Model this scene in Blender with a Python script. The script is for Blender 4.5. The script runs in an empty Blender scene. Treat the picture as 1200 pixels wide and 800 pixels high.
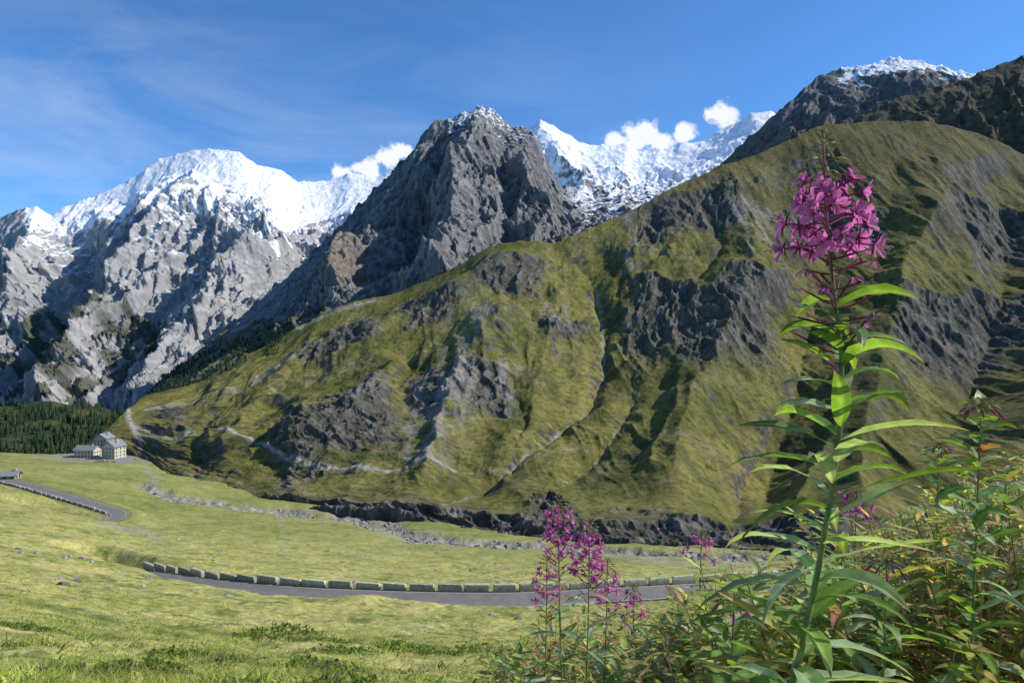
import bpy, math, random
import numpy as np
random.seed(4); rng=np.random.default_rng(7)
FP=782.0
sc=bpy.context.scene
# ------------------------------------------------------------ noise
_a=rng.random(4096)*2*np.pi
_GX=np.cos(_a).astype(np.float32); _GY=np.sin(_a).astype(np.float32)
def pn(x,y,seed=0):
    x=np.asarray(x,dtype=np.float64)+seed*17.13; y=np.asarray(y,dtype=np.float64)-seed*9.71
    ix=np.floor(x).astype(np.int64); iy=np.floor(y).astype(np.int64)
    fx=(x-ix).astype(np.float32); fy=(y-iy).astype(np.float32)
    def g(i,j,dx,dy):
        h=(i*73856093)^(j*19349663)^(seed*83492791); h=(h^(h>>13))&4095
        return _GX[h]*dx+_GY[h]*dy
    sx=fx*fx*fx*(fx*(fx*6-15)+10); sy=fy*fy*fy*(fy*(fy*6-15)+10)
    a=g(ix,iy,fx,fy); b=g(ix+1,iy,fx-1,fy); c=g(ix,iy+1,fx,fy-1); d=g(ix+1,iy+1,fx-1,fy-1)
    return ((a+(b-a)*sx)+((c+(d-c)*sx)-(a+(b-a)*sx))*sy)*1.5
def fbm(x,y,o=5,seed=0,gain=.5):
    s=0;a=1.;f=1.;n=0
    for k in range(o):
        s=s+a*pn(x*f,y*f,seed+k); n+=a; a*=gain; f*=2.03
    return s/n*1.4
def ridged(x,y,o=6,seed=0,gain=.5):
    s=0;a=1.;f=1.;n=0;w=1.
    for k in range(o):
        r=1-np.abs(pn(x*f,y*f,seed+k))*1.6; r=np.clip(r,0,1)**2
        s=s+a*r*w; w=np.clip(r*1.6,0,1); n+=a; a*=gain; f*=2.07
    return s/n
def sst(a,b,x):
    t=np.clip((x-a)/(b-a),0,1); return t*t*(3-2*t)
def mix(a,b,m):
    a=np.asarray(a,dtype=np.float64); b=np.asarray(b,dtype=np.float64); m=np.asarray(m)[...,None]
    return a*(1-m)+b*m
def segdist(U,V,pts):
    best=np.full(U.shape,1e9); tt=np.zeros(U.shape)
    n=len(pts)-1
    for i in range(n):
        ax,ay=pts[i][:2]; bx,by=pts[i+1][:2]; dx,dy=bx-ax,by-ay
        k=np.clip(((U-ax)*dx+(V-ay)*dy)/(dx*dx+dy*dy+1e-9),0,1)
        d=np.hypot(U-ax-k*dx,V-ay-k*dy); m=d<best
        best=np.where(m,d,best); tt=np.where(m,(i+k)/n,tt)
    return best,tt
def inpoly(U,V,poly):
    r=np.zeros(U.shape,bool); n=len(poly); j=n-1
    for i in range(n):
        xi,yi=poly[i]; xj,yj=poly[j]
        c=((yi>V)!=(yj>V))&(U<(xj-xi)*(V-yi)/((yj-yi) if yj!=yi else 1e-9)+xi)
        r^=c; j=i
    return r
# ------------------------------------------------------------ mesh helpers
def make_mesh(name,V,Q,C,mats,midx=None,smooth=True,parent=None):
    V=np.ascontiguousarray(V,dtype=np.float32).reshape(-1,3); Q=np.ascontiguousarray(Q,dtype=np.int32).reshape(-1,4)
    me=bpy.data.meshes.new(name); me.vertices.add(len(V)); me.loops.add(len(Q)*4); me.polygons.add(len(Q))
    me.vertices.foreach_set("co",V.ravel()); me.loops.foreach_set("vertex_index",Q.ravel())
    me.polygons.foreach_set("loop_start",np.arange(len(Q),dtype=np.int32)*4)
    if midx is not None: me.polygons.foreach_set("material_index",np.asarray(midx,dtype=np.int32))
    me.update(calc_edges=True)
    if C is not None:
        ca=me.color_attributes.new(name="Col",type='FLOAT_COLOR',domain='POINT')
        c4=np.ones((len(V),4),dtype=np.float32); c4[:,:3]=np.clip(np.asarray(C).reshape(-1,3),0,1); ca.data.foreach_set("color",c4.ravel())
    for m in mats: me.materials.append(m)
    if smooth: me.shade_smooth()
    else: me.shade_flat()
    ob=bpy.data.objects.new(name,me); sc.collection.objects.link(ob)
    if parent: ob.parent=parent
    return ob
def gridfaces(n,m,off=0):
    i=np.arange(n*m).reshape(n,m)+off
    return np.stack([i[:-1,:-1],i[:-1,1:],i[1:,1:],i[1:,:-1]],-1).reshape(-1,4)
def nrm(P):
    a=np.gradient(P,axis=1); b=np.gradient(P,axis=0); n=np.cross(a,b); n/=np.linalg.norm(n,axis=-1,keepdims=True)+1e-12
    s=np.sign(n[...,2:3]); s[s==0]=1
    return n*s
def terr_mat(name,scale,bump,contrast=.35,rough=.95):
    m=bpy.data.materials.new(name); m.use_nodes=True; nt=m.node_tree; N=nt.nodes; L=nt.links; b=N["Principled BSDF"]
    b.inputs["Roughness"].default_value=rough; b.inputs["Specular IOR Level"].default_value=.12
    at=N.new("ShaderNodeAttribute"); at.attribute_name="Col"
    tc=N.new("ShaderNodeTexCoord")
    n1=N.new("ShaderNodeTexNoise"); n1.inputs["Scale"].default_value=scale; n1.inputs["Detail"].default_value=7; n1.inputs["Roughness"].default_value=.7
    L.new(tc.outputs["Object"],n1.inputs["Vector"])
    mr=N.new("ShaderNodeMapRange"); mr.inputs[1].default_value=.3; mr.inputs[2].default_value=.7; mr.inputs[3].default_value=1-contrast; mr.inputs[4].default_value=1+contrast
    L.new(n1.outputs["Fac"],mr.inputs[0])
    mx=N.new("ShaderNodeVectorMath"); mx.operation='SCALE'; L.new(at.outputs["Color"],mx.inputs[0]); L.new(mr.outputs[0],mx.inputs["Scale"])
    L.new(mx.outputs[0],b.inputs["Base Color"])
    bp=N.new("ShaderNodeBump"); bp.inputs["Distance"].default_value=bump; bp.inputs["Strength"].default_value=.8
    L.new(n1.outputs["Fac"],bp.inputs["Height"]); L.new(bp.outputs[0],b.inputs["Normal"])
    return m
# ------------------------------------------------------------ lofted mountain
def loft(u0,u1,nu,nt,crest,base,gp=1.,back=1500,bz=.8,nback=24,skirt=60,jag=0,jseed=0):
    u=np.linspace(u0,u1,nu)
    cr=np.array(crest,float); ba=np.array(base,float)
    def sm(a,n=15): 
        k=np.ones(n)/n; return np.convolve(np.pad(a,n//2,mode='edge'),k,'valid')
    vr=np.interp(u,cr[:,0],cr[:,1]); vc=sm(sm(vr,21),21); dc=sm(np.interp(u,cr[:,0],cr[:,2]))
    vb=sm(np.interp(u,ba[:,0],ba[:,1])); db=sm(np.interp(u,ba[:,0],ba[:,2]))
    t=np.linspace(0,1,nt)[:,None]
    d=db+(dc-db)*t**gp; v0=vb+(vc-vb)*t+0*d; dv=v0-vc
    v=v0+(vr-vc)*np.exp(-dv/12.)
    if jag:
        U2=u+0*dv
        v=v-((ridged(U2/24.,dv/24.,5,901+jseed,.6)-.4)*jag*2+fbm(U2/8.,dv/8.,4,902+jseed,.6)*jag*.6)*np.exp(-dv/22.)
    x=(u-600)/FP*d; z=(400-v)/FP*d
    P=np.stack([x,d,z],-1)
    sk=P[0:1].copy(); sk[...,2]-=skirt
    kk=(np.linspace(0,1,nback+1)[1:])**1.5
    bk=np.repeat(P[-1:],nback,0); bk[...,1]+=kk[:,None]*back; bk[...,2]-=kk[:,None]*back*bz
    P=np.concatenate([sk,P,bk],0)
    V=np.concatenate([v0[:1],v0,np.repeat(v0[-1:],nback,0)],0); U=np.broadcast_to(u,V.shape).copy()
    VC=np.broadcast_to(vc,V.shape)
    seg=np.hypot((vb-vc)/FP*(db+dc)/2,dc-db)+0*u
    D=np.concatenate([t[:1]*0,t,1+kk[:,None]*.5],0)*float(seg.mean())+0*V
    return P,U,V,D,V-VC
def lines(U,V,L):
    r=0
    for pts,w,a in L:
        d,t=segdist(U,V,pts); r=r+a*np.exp(-(d/w)**1.25)*sst(0,.12,t+.02)
    return r
def jit(U,V,X,S,wl,amp,seed):
    return U+fbm(X/wl,S/wl,5,seed)*amp, V+fbm(X/wl,S/wl,5,seed+20)*amp
ROCKD=np.array([.12,.12,.122]); ROCKL=np.array([.36,.355,.345]); SNOW=np.array([.86,.875,.91])
GR_O=np.array([.105,.108,.026]); GR_Y=np.array([.215,.19,.055]); FOR=np.array([.022,.036,.016])
forest_pts=[]
# ---- A : snow massif
crest=[(-300,330,5200),(-60,262,5200),(0,254,5200),(20,247,5200),(42,242,5200),(60,252,5250),(75,242,5300),(110,231,5400),(150,212,5500),(172,196,5550),(185,187,5600),(215,179,5600),(225,175,5600),(250,174,5600),(280,178,5600),(300,192,5600),(330,199,5700),(350,213,5800),(385,211,5900),(410,202,5900),(440,207,5900),(470,195,5900),(560,190,5900),(640,200,5900)]
base=[(-300,500,3300),(0,500,3200),(100,490,3100),(160,480,3000),(250,430,3100),(400,380,3600),(640,330,4200)]
P,U,V,S,DV=loft(-300,640,860,420,crest,base,.9,2500,jag=1.5)
X=P[...,0]
dsp=lines(U,V,[([(240,190),(205,250),(160,320),(120,390),(70,475)],26,190),([(300,200),(335,280),(285,330),(225,395),(165,470)],26,180),([(42,242),(35,300),(22,360),(-20,430)],26,170),
 ([(95,265),(105,325),(60,390),(0,440)],26,-190),([(250,240),(240,320),(190,380),(140,440)],20,-130),([(110,240),(130,290),(125,320)],18,90),([(420,200),(360,290),(300,340),(240,400)],20,-110),([(-100,280),(-80,360),(-120,460)],30,190),([(270,225),(262,270),(240,310)],12,70),([(190,200),(180,230),(172,255)],10,55)])
wx=fbm(X/500,S/500,4,3)*.7
r=ridged(X/260+wx,S/900+wx*.5,8,5,.56)
r2=ridged(X/80+wx,S/190-wx,5,15,.6)
dsp=dsp+(r-.35)*205+(r2-.35)*75+fbm(X/36,S/50,4,9,.65)*16
smo=inpoly(U,V,[(110,225),(185,180),(250,165),(300,170),(350,195),(470,170),(470,230),(360,262),(320,290),(310,240),(240,212),(190,208),(150,240)])
fade=sst(-5,100,DV)*.9+.1
fade=fade*(1-.6*smo)
P+=(dsp*fade)[...,None]*np.array([0,-.72,.69])
n=nrm(P); ju,jv=jit(U,V,X,S,180,20,30)
st=fbm(X/45,S/70,6,40,.65)
col=mix(ROCKD*2.1,ROCKL*1.12,np.clip(.55+st*.8+(r-.35)*.6+(r2-.35)*.4,0,1))
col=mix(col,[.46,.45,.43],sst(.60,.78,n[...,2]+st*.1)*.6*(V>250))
gm=inpoly(ju,jv,[(-300,390),(0,400),(50,360),(90,375),(150,365),(200,380),(190,420),(150,480),(-300,520)])*sst(-.25,.1,fbm(X/150,S/250,5,44))
col=mix(col,[.05,.06,.03],gm*.8)
snow=inpoly(ju,jv,[(70,262),(100,222),(185,165),(245,140),(300,155),(350,185),(460,160),(520,150),(600,170),(600,260),(400,250),(352,266),(325,296),(300,292),(312,255),(300,230),(268,218),(240,228),(210,214),(190,224),(168,256),(140,256),(110,270),(80,276)])
sn1=snow*sst(-.66,-.40,st*1.1+(n[...,2]-.5)*1.6)
p2=sst(.34,.5,n[...,2]*.85+fbm(X/90,S/110,6,60,.65)*.7+(282-V)/140.-.1)*(V<345)*(U>30)
snow=np.maximum(sn1,p2*.95); col=mix(col,SNOW,np.clip(snow,0,1))
mA=terr_mat("far_rock",.026,15,.24)
make_mesh("snow_mountain",P,gridfaces(*P.shape[:2]),col,[mA])
idx=np.argwhere((gm>.6)&(S>80)); idx=idx[rng.permutation(len(idx))[:3500]]
for i,j in idx: forest_pts.append((*P[i,j],random.uniform(13,22)))
# ---- C : glacier range
crest=[(560,190,4700),(600,160,4700),(622,149,4700),(633,140,4700),(648,147,4700),(665,158,4700),(680,168,4700),(700,170,4700),(735,168,4700),(748,176,4700),(790,172,4700),(800,166,4700),(820,166,4700),(840,154,4700),(870,140,4700),(880,132,4600),(905,129,4600),(930,150,4600),(1000,170,4600)]
base=[(560,320,3300),(700,300,3300),(1000,260,3300)]
P,U,V,S,DV=loft(560,1000,430,200,crest,base,1.,2000,jag=1.6,jseed=7); X=P[...,0]
r=ridged(X/300,S/420,7,75,.55)
P+=((r-.35)*120+fbm(X/80,S/80,5,77)*14+lines(U,V,[([(640,150),(660,200),(690,240)],18,110),([(890,135),(850,180),(800,215)],14,80)]))[...,None]*np.array([0,-.7,.7])*(sst(-4,60,DV)*.9+.1)[...,None]
n=nrm(P); st=fbm(X/70,S/50,6,80,.6)
col=mix(ROCKD*1.3,ROCKL,np.clip(.5+st,0,1))
s=sst(-.32,-.16,st*.9+(n[...,2]-.5)*1.6+(232-V)/95.)
col=mix(col,SNOW,s); make_mesh("glacier",P,gridfaces(*P.shape[:2]),col,[mA])
# ---- B : dark pyramid
crest=[(120,500,2100),(180,452,2200),(240,405,2350),(300,352,2500),(350,310,2600),(400,262,2750),(440,218,2850),(470,190,2900),(490,166,2950),(508,143,3000),(530,136,3000),(550,131,3000),(565,124,3000),(580,132,3000),(600,146,3000),(625,153,3000),(640,185,3000),(658,218,3000),(700,222,3050),(760,212,3100),(800,208,3100),(860,196,3100),(960,190,3100)]
base=[(120,520,1700),(180,470,1700),(300,425,1700),(400,395,1700),(500,375,1700),(600,340,1700),(700,320,1800),(960,280,1900)]
P,U,V,S,DV=loft(120,960,880,420,crest,base,.95,1800,.8,jag=4.5,jseed=3); X=P[...,0]
dsp=lines(U,V,[([(562,128),(556,170),(535,215),(540,270),(520,340)],30,130),([(500,165),(485,220),(440,280),(400,340)],22,55),([(620,155),(615,200),(640,260)],18,60),([(590,150),(590,200),(600,280)],13,-50),([(410,298),(405,320),(400,345)],14,60),([(530,160),(500,240),(470,310)],14,-55),([(660,215),(700,260),(740,290)],20,45)])
wx=fbm(X/240,S/240,4,103)*.6
r=ridged(X/190+wx,S/480+wx*.5,8,105,.55)
r2=ridged(X/48+wx*2,S/75-wx,5,115,.6)
dsp=dsp+(r-.35)*100+(r2-.35)*28+fbm(X/22,S/26,4,109,.65)*7
amp=(sst(-4,70,DV)*.85+.15)*(np.clip((U-150)/200,.15,1))
P+=(dsp*amp)[...,None]*np.array([-.1,-.7,.68])
n=nrm(P); ju,jv=jit(U,V,X,S,90,16,130); st=fbm(X/25,S/30,6,140,.65)
strat=fbm((X+P[...,2]*.8)/160,(P[...,2]-X*.25)/18,4,145,.6)
col=mix(ROCKD*.8,ROCKL*.74,np.clip(.42+st*.8+(r-.35)*.7+(r2-.35)*.5+strat*.4,0,1))
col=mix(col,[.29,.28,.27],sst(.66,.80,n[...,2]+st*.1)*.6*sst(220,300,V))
gm=inpoly(ju,jv,[(120,510),(190,440),(250,395),(330,372),(420,372),(520,345),(620,300),(700,290),(700,420),(120,560)])
gmm=gm*sst(-.35,.1,fbm(X/60,S/60,5,150)+.15)
col=mix(col,[.085,.09,.035],gmm*.8)
br=np.exp(-((U-405)/24)**2-((V-320)/28)**2); col=mix(col,[.21,.17,.13],np.clip(br*1.2,0,.7))
sn=sst(.52,.64,n[...,2]*.7+fbm(X/22,S/10,5,161,.6)*.6+(150-V)/110.)*(V<185)*(U>525)*(U<640)
sn=np.maximum(sn,sst(.1,.35,fbm(X/60,S/25,5,160)+(n[...,2]-.5)+(240-V)/100)*(U>655)*sst(650,690,U))
col=mix(col,SNOW,np.clip(sn,0,1)*.95)
mB=terr_mat("dark_rock",.05,8,.34)
make_mesh("rock_mountain",P,gridfaces(*P.shape[:2]),col,[mB])
fo=inpoly(ju,jv,[(150,500),(190,440),(240,410),(330,376),(380,380),(350,412),(290,440),(200,480)])
idx=np.argwhere(fo); idx=idx[rng.permutation(len(idx))[:1700]]
for i,j in idx: forest_pts.append((*P[i,j],random.uniform(8,14)))
# ---- D : right far mountain
crest=[(800,230,2500),(840,195,2500),(865,172,2500),(900,141,2500),(925,121,2500),(940,103,2550),(960,88,2600),(978,82,2600),(1010,78,2600),(1045,68,2600),(1080,70,2600),(1110,80,2600),(1140,85,2600),(1160,80,2600),(1220,62,2600),(1500,60,2600)]
base=[(800,290,1800),(900,260,1800),(1000,240,1800),(1500,240,1800)]
P,U,V,S,DV=loft(800,1500,600,260,crest,base,1.,1500,jag=2.6,jseed=11); X=P[...,0]
r=ridged(X/170+fbm(X/200,S/200,3,3)*.5,S/380,8,205,.58)
P+=(((r-.35)*90+fbm(X/30,S/35,5,207,.6)*10)*(sst(-4,45,DV)*.85+.15))[...,None]*np.array([0,-.7,.7])
n=nrm(P); st=fbm(X/28,S/24,6,210,.65); ju,jv=jit(U,V,X,S,60,16,220)
col=mix(ROCKD*.65,ROCKL*.6,np.clip(.45+st*.9,0,1)); col=mix(col,[.12,.11,.05],sst(120,190,V)*.5)
sn=inpoly(ju,jv,[(965,50),(1045,35),(1125,50),(1160,75),(1150,98),(1110,98),(1085,84),(1045,86),(1010,98),(990,106),(984,90)])|inpoly(ju,jv,[(955,118),(985,110),(990,128),(962,132)])
col=mix(col,SNOW,sn*sst(-.26,-.06,st+(n[...,2]-.5)*1.5+(80-V)/40.))
make_mesh("rocky_summit",P,gridfaces(*P.shape[:2]),col,[mB])
# ---- E : brown ridge
crest=[(920,190,1750),(980,158,1750),(1010,133,1750),(1050,115,1750),(1100,101,1750),(1140,90,1750),(1170,76,1750),(1200,64,1750),(1300,35,1750),(1500,20,1750)]
base=[(920,260,1380),(1100,300,1350),(1500,330,1350)]
P,U,V,S,DV=loft(920,1500,520,260,crest,base,1.,900,jag=2.,jseed=15); X=P[...,0]
r=ridged(X/110+fbm(X/100,S/100,3,3)*.5,S/260,7,305,.55)
P+=(((r-.35)*42+fbm(X/20,S/26,5,307,.6)*5)*(sst(-4,50,DV)*.85+.15))[...,None]*np.array([-.1,-.7,.7])
st=fbm(X/18,S/22,6,310,.65); n=nrm(P)
col=mix([.055,.05,.04],[.135,.115,.075],np.clip(.5+st,0,1)); col=mix(col,[.11,.105,.035],sst(140,210,V+st*40)*sst(.45,.7,n[...,2]))
make_mesh("brown_ridge",P,gridfaces(*P.shape[:2]),col,[mB])
# ---- F : main green hillside
crest=[(100,520,640),(125,503,650),(150,478,680),(170,463,720),(230,448,780),(262,433,800),(290,417,830),(310,407,850),(345,387,870),(400,360,900),(440,347,920),(470,341,940),(500,331,960),(540,311,980),(575,292,1000),(610,284,1010),(650,285,1040),(700,265,1080),(735,250,1110),(800,216,1180),(850,196,1230),(885,181,1260),(930,161,1300),(960,149,1330),(1010,144,1350),(1080,142,1370),(1140,155,1380),(1200,180,1380),(1500,230,1380)]
base=[(100,525,620),(125,512,630),(160,532,610),(200,568,520),(260,586,470),(350,597,430),(470,606,400),(520,618,385),(640,628,370),(760,637,355),(880,642,340),(1050,644,330),(1500,650,320)]
P,U,V,S,DV=loft(100,1500,1500,580,crest,base,1.05,700,.5,30,30,jag=.9,jseed=20); X=P[...,0]
ribs=[([(612,362),(585,392),(555,425),(535,475),(515,525),(500,560)],20,19),([(475,430),(445,475),(405,505),(350,530)],18,14),([(605,298),(560,338),(500,372),(440,398),(380,420),(300,448)],22,17),
([(690,330),(704,370),(707,420),(690,470),(640,520),(560,570)],10,-13),([(745,425),(742,480),(705,530),(650,570)],9,-7),([(900,190),(872,250),(885,320),(850,400),(815,470),(790,560)],38,28),
([(1085,175),(1105,250),(1055,330),(1035,420),(1010,520),(1000,600)],42,32),([(965,170),(978,260),(955,350),(935,450),(900,560)],34,-24),([(1150,190),(1185,270),(1170,360),(1140,460)],26,-20),([(720,270),(745,310),(720,330)],16,9),([(650,370),(640,430),(620,500),(590,560)],18,9),
([(760,240),(775,300),(740,340)],12,-9),([(830,260),(845,300),(820,335)],8,-10),([(920,470),(880,540),(860,600)],14,-9),([(1000,430),(980,500),(930,600)],14,9),([(1250,250),(1230,380),(1200,520)],40,35),([(240,460),(300,470),(350,450)],14,7),([(270,430),(262,440),(240,470)],12,7),([(1060,170),(1120,250),(1170,320),(1200,350)],7,-8),([(600,440),(615,500),(600,550)],8,-6),([(800,430),(790,500),(760,560)],9,6),([(430,400),(380,440),(300,500)],10,-7),([(250,480),(240,520),(230,560)],9,-5),([(340,440),(300,480),(270,530)],12,7),([(670,300),(690,320),(700,345)],8,-6)]
UW=U+fbm(X/45,S/60,4,399)*7
dsp=lines(UW,V,ribs)
cl=[([(335,522),(350,498),(385,484),(430,478),(472,462)],17,22),([(735,348),(790,342),(850,352),(905,345)],25,30),([(555,322),(600,306),(628,314)],14,13),([(1045,362),(1120,356),(1230,366)],22,28),([(745,242),(800,226),(865,226)],18,20),([(225,580),(330,590),(480,592),(560,606),(640,612),(880,616),(980,622)],8,12),([(475,375),(545,352)],11,10),([(380,395),(440,388)],9,9),([(500,452),(560,432),(600,452)],12,20),([(920,255),(980,240),(1030,250)],12,14),([(350,412),(400,404)],8,8),([(630,370),(690,362)],8,11),([(175,478),(215,488)],5,7),([(1120,240),(1220,262)],14,18),([(610,600),(650,575),(680,600)],6,10)]
ju,jv=jit(U,V,X,S,70,22,400)
wx=fbm(X/120,S/200,3,403)*.7
run=ridged(X/34+wx*.9+S/400.,S/300+wx*.3,4,405,.5)
rockm=np.zeros(U.shape)
for pts,A,w in cl:
    p=np.array(pts); ve=np.interp(ju,p[:,0],p[:,1]); q=jv-ve
    win=sst(p[0,0]-18,p[0,0]+18,ju)*(1-sst(p[-1,0]-18,p[-1,0]+18,ju))
    dsp=dsp+win*A*np.where(q<0,np.exp(q/45),np.exp(-q/w))
    rockm=np.maximum(rockm,win*sst(-4,5,q)*(1-sst(1.8*w,3.4*w,q)))
low=np.clip((610-V)/80,0,1)
strength=sst(-.3,.5,fbm(X/150,S/150,3,404))
rr=ridged(X/26+wx,S/40-wx,5,411,.6)
dsp=dsp+(fbm(X/190,S/220,3,407)*18+fbm(X/60,S/90,3,408)*7+(run-.4)*(2.+4.5*strength)+fbm(X/16,S/20,5,409,.55)*1.7)*(.3+.7*low)+rockm*(rr-.35)*10
tap=np.clip((U-120)/120,.12,1)*(sst(-4,40,DV)*.7+.3)
P+=(dsp*tap)[...,None]*np.array([-.12,-.5,.75])
n=nrm(P); st=fbm(X/12,S/15,6,420,.62); st2=fbm(X/110,S/140,4,430); stk=fbm(X/11+wx,S/90,4,435,.6)
col=mix(GR_O,GR_Y,np.clip(.45+st2*.9+st*.4+stk*.25,0,1))
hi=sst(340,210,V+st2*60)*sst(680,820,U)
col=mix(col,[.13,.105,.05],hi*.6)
col=mix(col,[.18,.145,.08],sst(.08,.5,fbm(X/45,S/60,5,438))*.5)
col=mix(col,[.055,.064,.02],sst(.0,.4,fbm(X/35,S/75,5,440,.6))*.6)
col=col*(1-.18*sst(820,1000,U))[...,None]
rk=mix(ROCKD*.46,ROCKL*.46,np.clip(.40+st*.9+(rr-.35)*.6,0,1))*np.array([1,.94,.86])
rm=np.maximum(rockm*sst(-.42,.05,st+.2),sst(.62,.48,n[...,2]+st*.12))
col=mix(col,rk,np.clip(rm,0,1)*.92)
gr=np.zeros(U.shape)
for pts,w in [([(560,385),(548,430),(530,480),(505,530)],20),([(600,440),(585,480)],10),([(455,455),(430,475)],10),([(880,250),(905,275)],8),([(505,450),(480,540)],8),([(735,250),(740,310)],6),([(860,250),(900,310)],6),([(640,370),(665,365)],6)]:
    d,t=segdist(ju,jv,pts); gr=np.maximum(gr,np.exp(-(d/w)**2))
col=mix(col,[.27,.25,.225],gr*sst(-.3,.2,fbm(X/11,S/70,5,450)+.02)*.75)
for pts,w,a in [([(700,335),(706,380),(706,430),(692,470),(640,520),(560,572),(520,600)],1.7,.55),([(745,430),(742,480),(705,530),(650,572)],1.3,.4),([(200,514),(260,518),(300,527),(330,542),(380,551),(450,553),(535,552)],1.8,1.),([(150,478),(152,495),(165,512),(200,514)],2.4,1.),([(150,490),(165,520),(160,545)],2.5,.9),([(160,500),(200,512),(230,508)],1.6,.8),([(300,455),(330,440),(350,430)],2.5,.6),([(350,388),(400,365),(440,352)],2,.7),([(870,270),(880,330)],3,.4),([(170,480),(240,470),(320,455)],1.1,.5),([(535,552),(600,548),(680,520)],1.,.3),([(300,455),(340,470),(400,440),(440,420)],1.,.35)]:
    d,t=segdist(U+st*4,V+st*2,pts); col=mix(col,[.34,.315,.265],np.exp(-(d/w)**2)*a)
col=mix(col,[.04,.046,.016],sst(.25,.45,fbm(X/6,S/6,4,470))*.55)
bank=sst(-30,-8,-(np.interp(U,[200,350,470,640,880,1050,1500],[572,597,606,628,642,644,650])-V))
col=mix(col,mix([.06,.053,.045],[.24,.22,.185],np.clip(.4+st,0,1)),np.clip(bank,0,1)*sst(-.1,.2,fbm(X/25,S/10,4,475)+.0)*.85*(U>205))
mF=terr_mat("alpine_hillside",.16,2.2,.42)
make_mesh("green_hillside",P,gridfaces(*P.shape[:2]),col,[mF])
fo=inpoly(ju,jv,[(180,452),(240,438),(300,412),(340,392),(330,420),(270,440)])
idx=np.argwhere(fo&(fbm(X/30,S/30,3,480)>.12)); idx=idx[rng.permutation(len(idx))[:120]]
for i,j in idx: forest_pts.append((*P[i,j],random.uniform(4,8)))
# ---- L : lower forest shoulder
crest=[(-300,480,1300),(-50,474,1300),(0,480,1300),(60,468,1300),(110,474,1300),(150,488,1200),(200,500,1100)]
base=[(-300,560,760),(0,545,760),(200,545,740)]
P,U,V,S,DV=loft(-300,200,220,100,crest,base,1.,900,.7); X=P[...,0]
P[...,2]+=fbm(X/120,S/120,4,500)*10
col=mix(FOR*1.6,[.08,.09,.025],sst(.0,.4,fbm(X/60,S/60,4,510)))
make_mesh("forest_slope_ground",P,gridfaces(*P.shape[:2]),col,[mF])
idx=np.argwhere((fbm(X/70,S/70,4,520)>-.2)&(S>40)&(V>440)); idx=idx[rng.permutation(len(idx))[:2300]]
for i,j in idx: forest_pts.append((*P[i,j],random.uniform(7,17)))
# ---- conifers
fp=np.array(forest_pts)
Vs=[];Qs=[];Cs=[];o=0
ns=6
for tx,ty,tz,h in fp:
    c=np.array([.028,.042,.019])*random.uniform(.5,1.9)
    for (z0,z1,rr_) in ((.08,.55,.20),(.35,.8,.15),(.62,1.0,.09)):
        a=np.arange(ns)*2*np.pi/ns+random.random()*3; rad=rr_*h*(1+np.random.uniform(-.25,.25,ns))
        lo=np.stack([tx+np.cos(a)*rad,ty+np.sin(a)*rad,np.full(ns,tz+z0*h)],-1)
        hi_=np.stack([tx+np.cos(a)*rad*.06,ty+np.sin(a)*rad*.06,np.full(ns,tz+z1*h)],-1)
        Vs.append(lo);Vs.append(hi_); i=np.arange(ns); j=(i+1)%ns
        Qs.append(np.stack([o+i,o+j,o+ns+j,o+ns+i],-1)); Cs.append(np.tile(c,(2*ns,1))); o+=2*ns
mT=terr_mat("conifer_green",.5,.3,.3)
make_mesh("conifer_forest",np.concatenate(Vs),np.concatenate(Qs),np.concatenate(Cs),[mT],smooth=False)
# ------------------------------------------------------------ G : near slope & valley floor
tu=[-300,0,80,150,300,450,600,800,1000,1200,1500]
td=[8,20,50,90,150,250,400,600,900,1300]
tv=np.array([[800,720,655,620,585,556,536,520,560,620],[815,747,684,644,612,572,546,527,560,620],[825,758,700,654,625,586,556,528,560,620],[832,770,716,670,640,600,566,533,560,620],
[838,785,733,692,655,620,592,560,560,560],[840,797,742,700,667,634,608,570,560,560],[840,800,748,705,674,646,622,580,560,560],[840,805,748,698,676,656,640,600,580,560],
[838,800,744,694,674,656,640,610,580,560],[830,795,740,690,672,656,640,610,580,560],[820,785,735,690,672,656,640,610,580,560]],float)
ltd=np.log(td)
def ztab(u,d):
    u=np.clip(u,-300,1500); k=np.clip(np.log(np.maximum(d,8)),ltd[0],ltd[-1])
    iu=np.clip(np.searchsorted(tu,u)-1,0,len(tu)-2); fu=(u-np.array(tu)[iu])/(np.array(tu)[iu+1]-np.array(tu)[iu])
    idd=np.clip(np.searchsorted(ltd,k)-1,0,len(td)-2); fd=(k-ltd[idd])/(ltd[idd+1]-ltd[idd])
    v=(tv[iu,idd]*(1-fu)+tv[iu+1,idd]*fu)*(1-fd)+(tv[iu,idd+1]*(1-fu)+tv[iu+1,idd+1]*fu)*fd
    return (400-v)/FP*np.maximum(d,8)
ny,nx=780,760
yr=np.concatenate([np.linspace(-25,3,60)[:-1],np.exp(np.linspace(np.log(3),np.log(1300),ny-59))])
sr=np.linspace(-1,1,nx)
half=lambda y: np.maximum(y,0)*1.15+22
Yg=np.repeat(yr[:,None],nx,1); Xg=sr[None,:]*half(yr)[:,None]
def g0(X,Y):
    Yc=np.maximum(Y,8); u=600+FP*X/Yc
    z=ztab(u,Yc); near=(-1.15)+(z+1.15)*(Y/8); z=np.where(Y<8,near,z)
    return z
Zg=g0(Xg,Yg)
k=np.ones(25)/25
def blur(Z,ax): return np.apply_along_axis(lambda a:np.convolve(np.pad(a,12,mode='reflect',reflect_type='odd'),k,'valid'),ax,Z)
Zg=blur(blur(Zg,0),1); Zg=blur(blur(Zg,0),1)
Zg+=.24*np.clip(Xg,0,6)*np.exp(-np.maximum(Yg,0)/7)
f1=np.clip(Yg/70,0.05,1)
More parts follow.
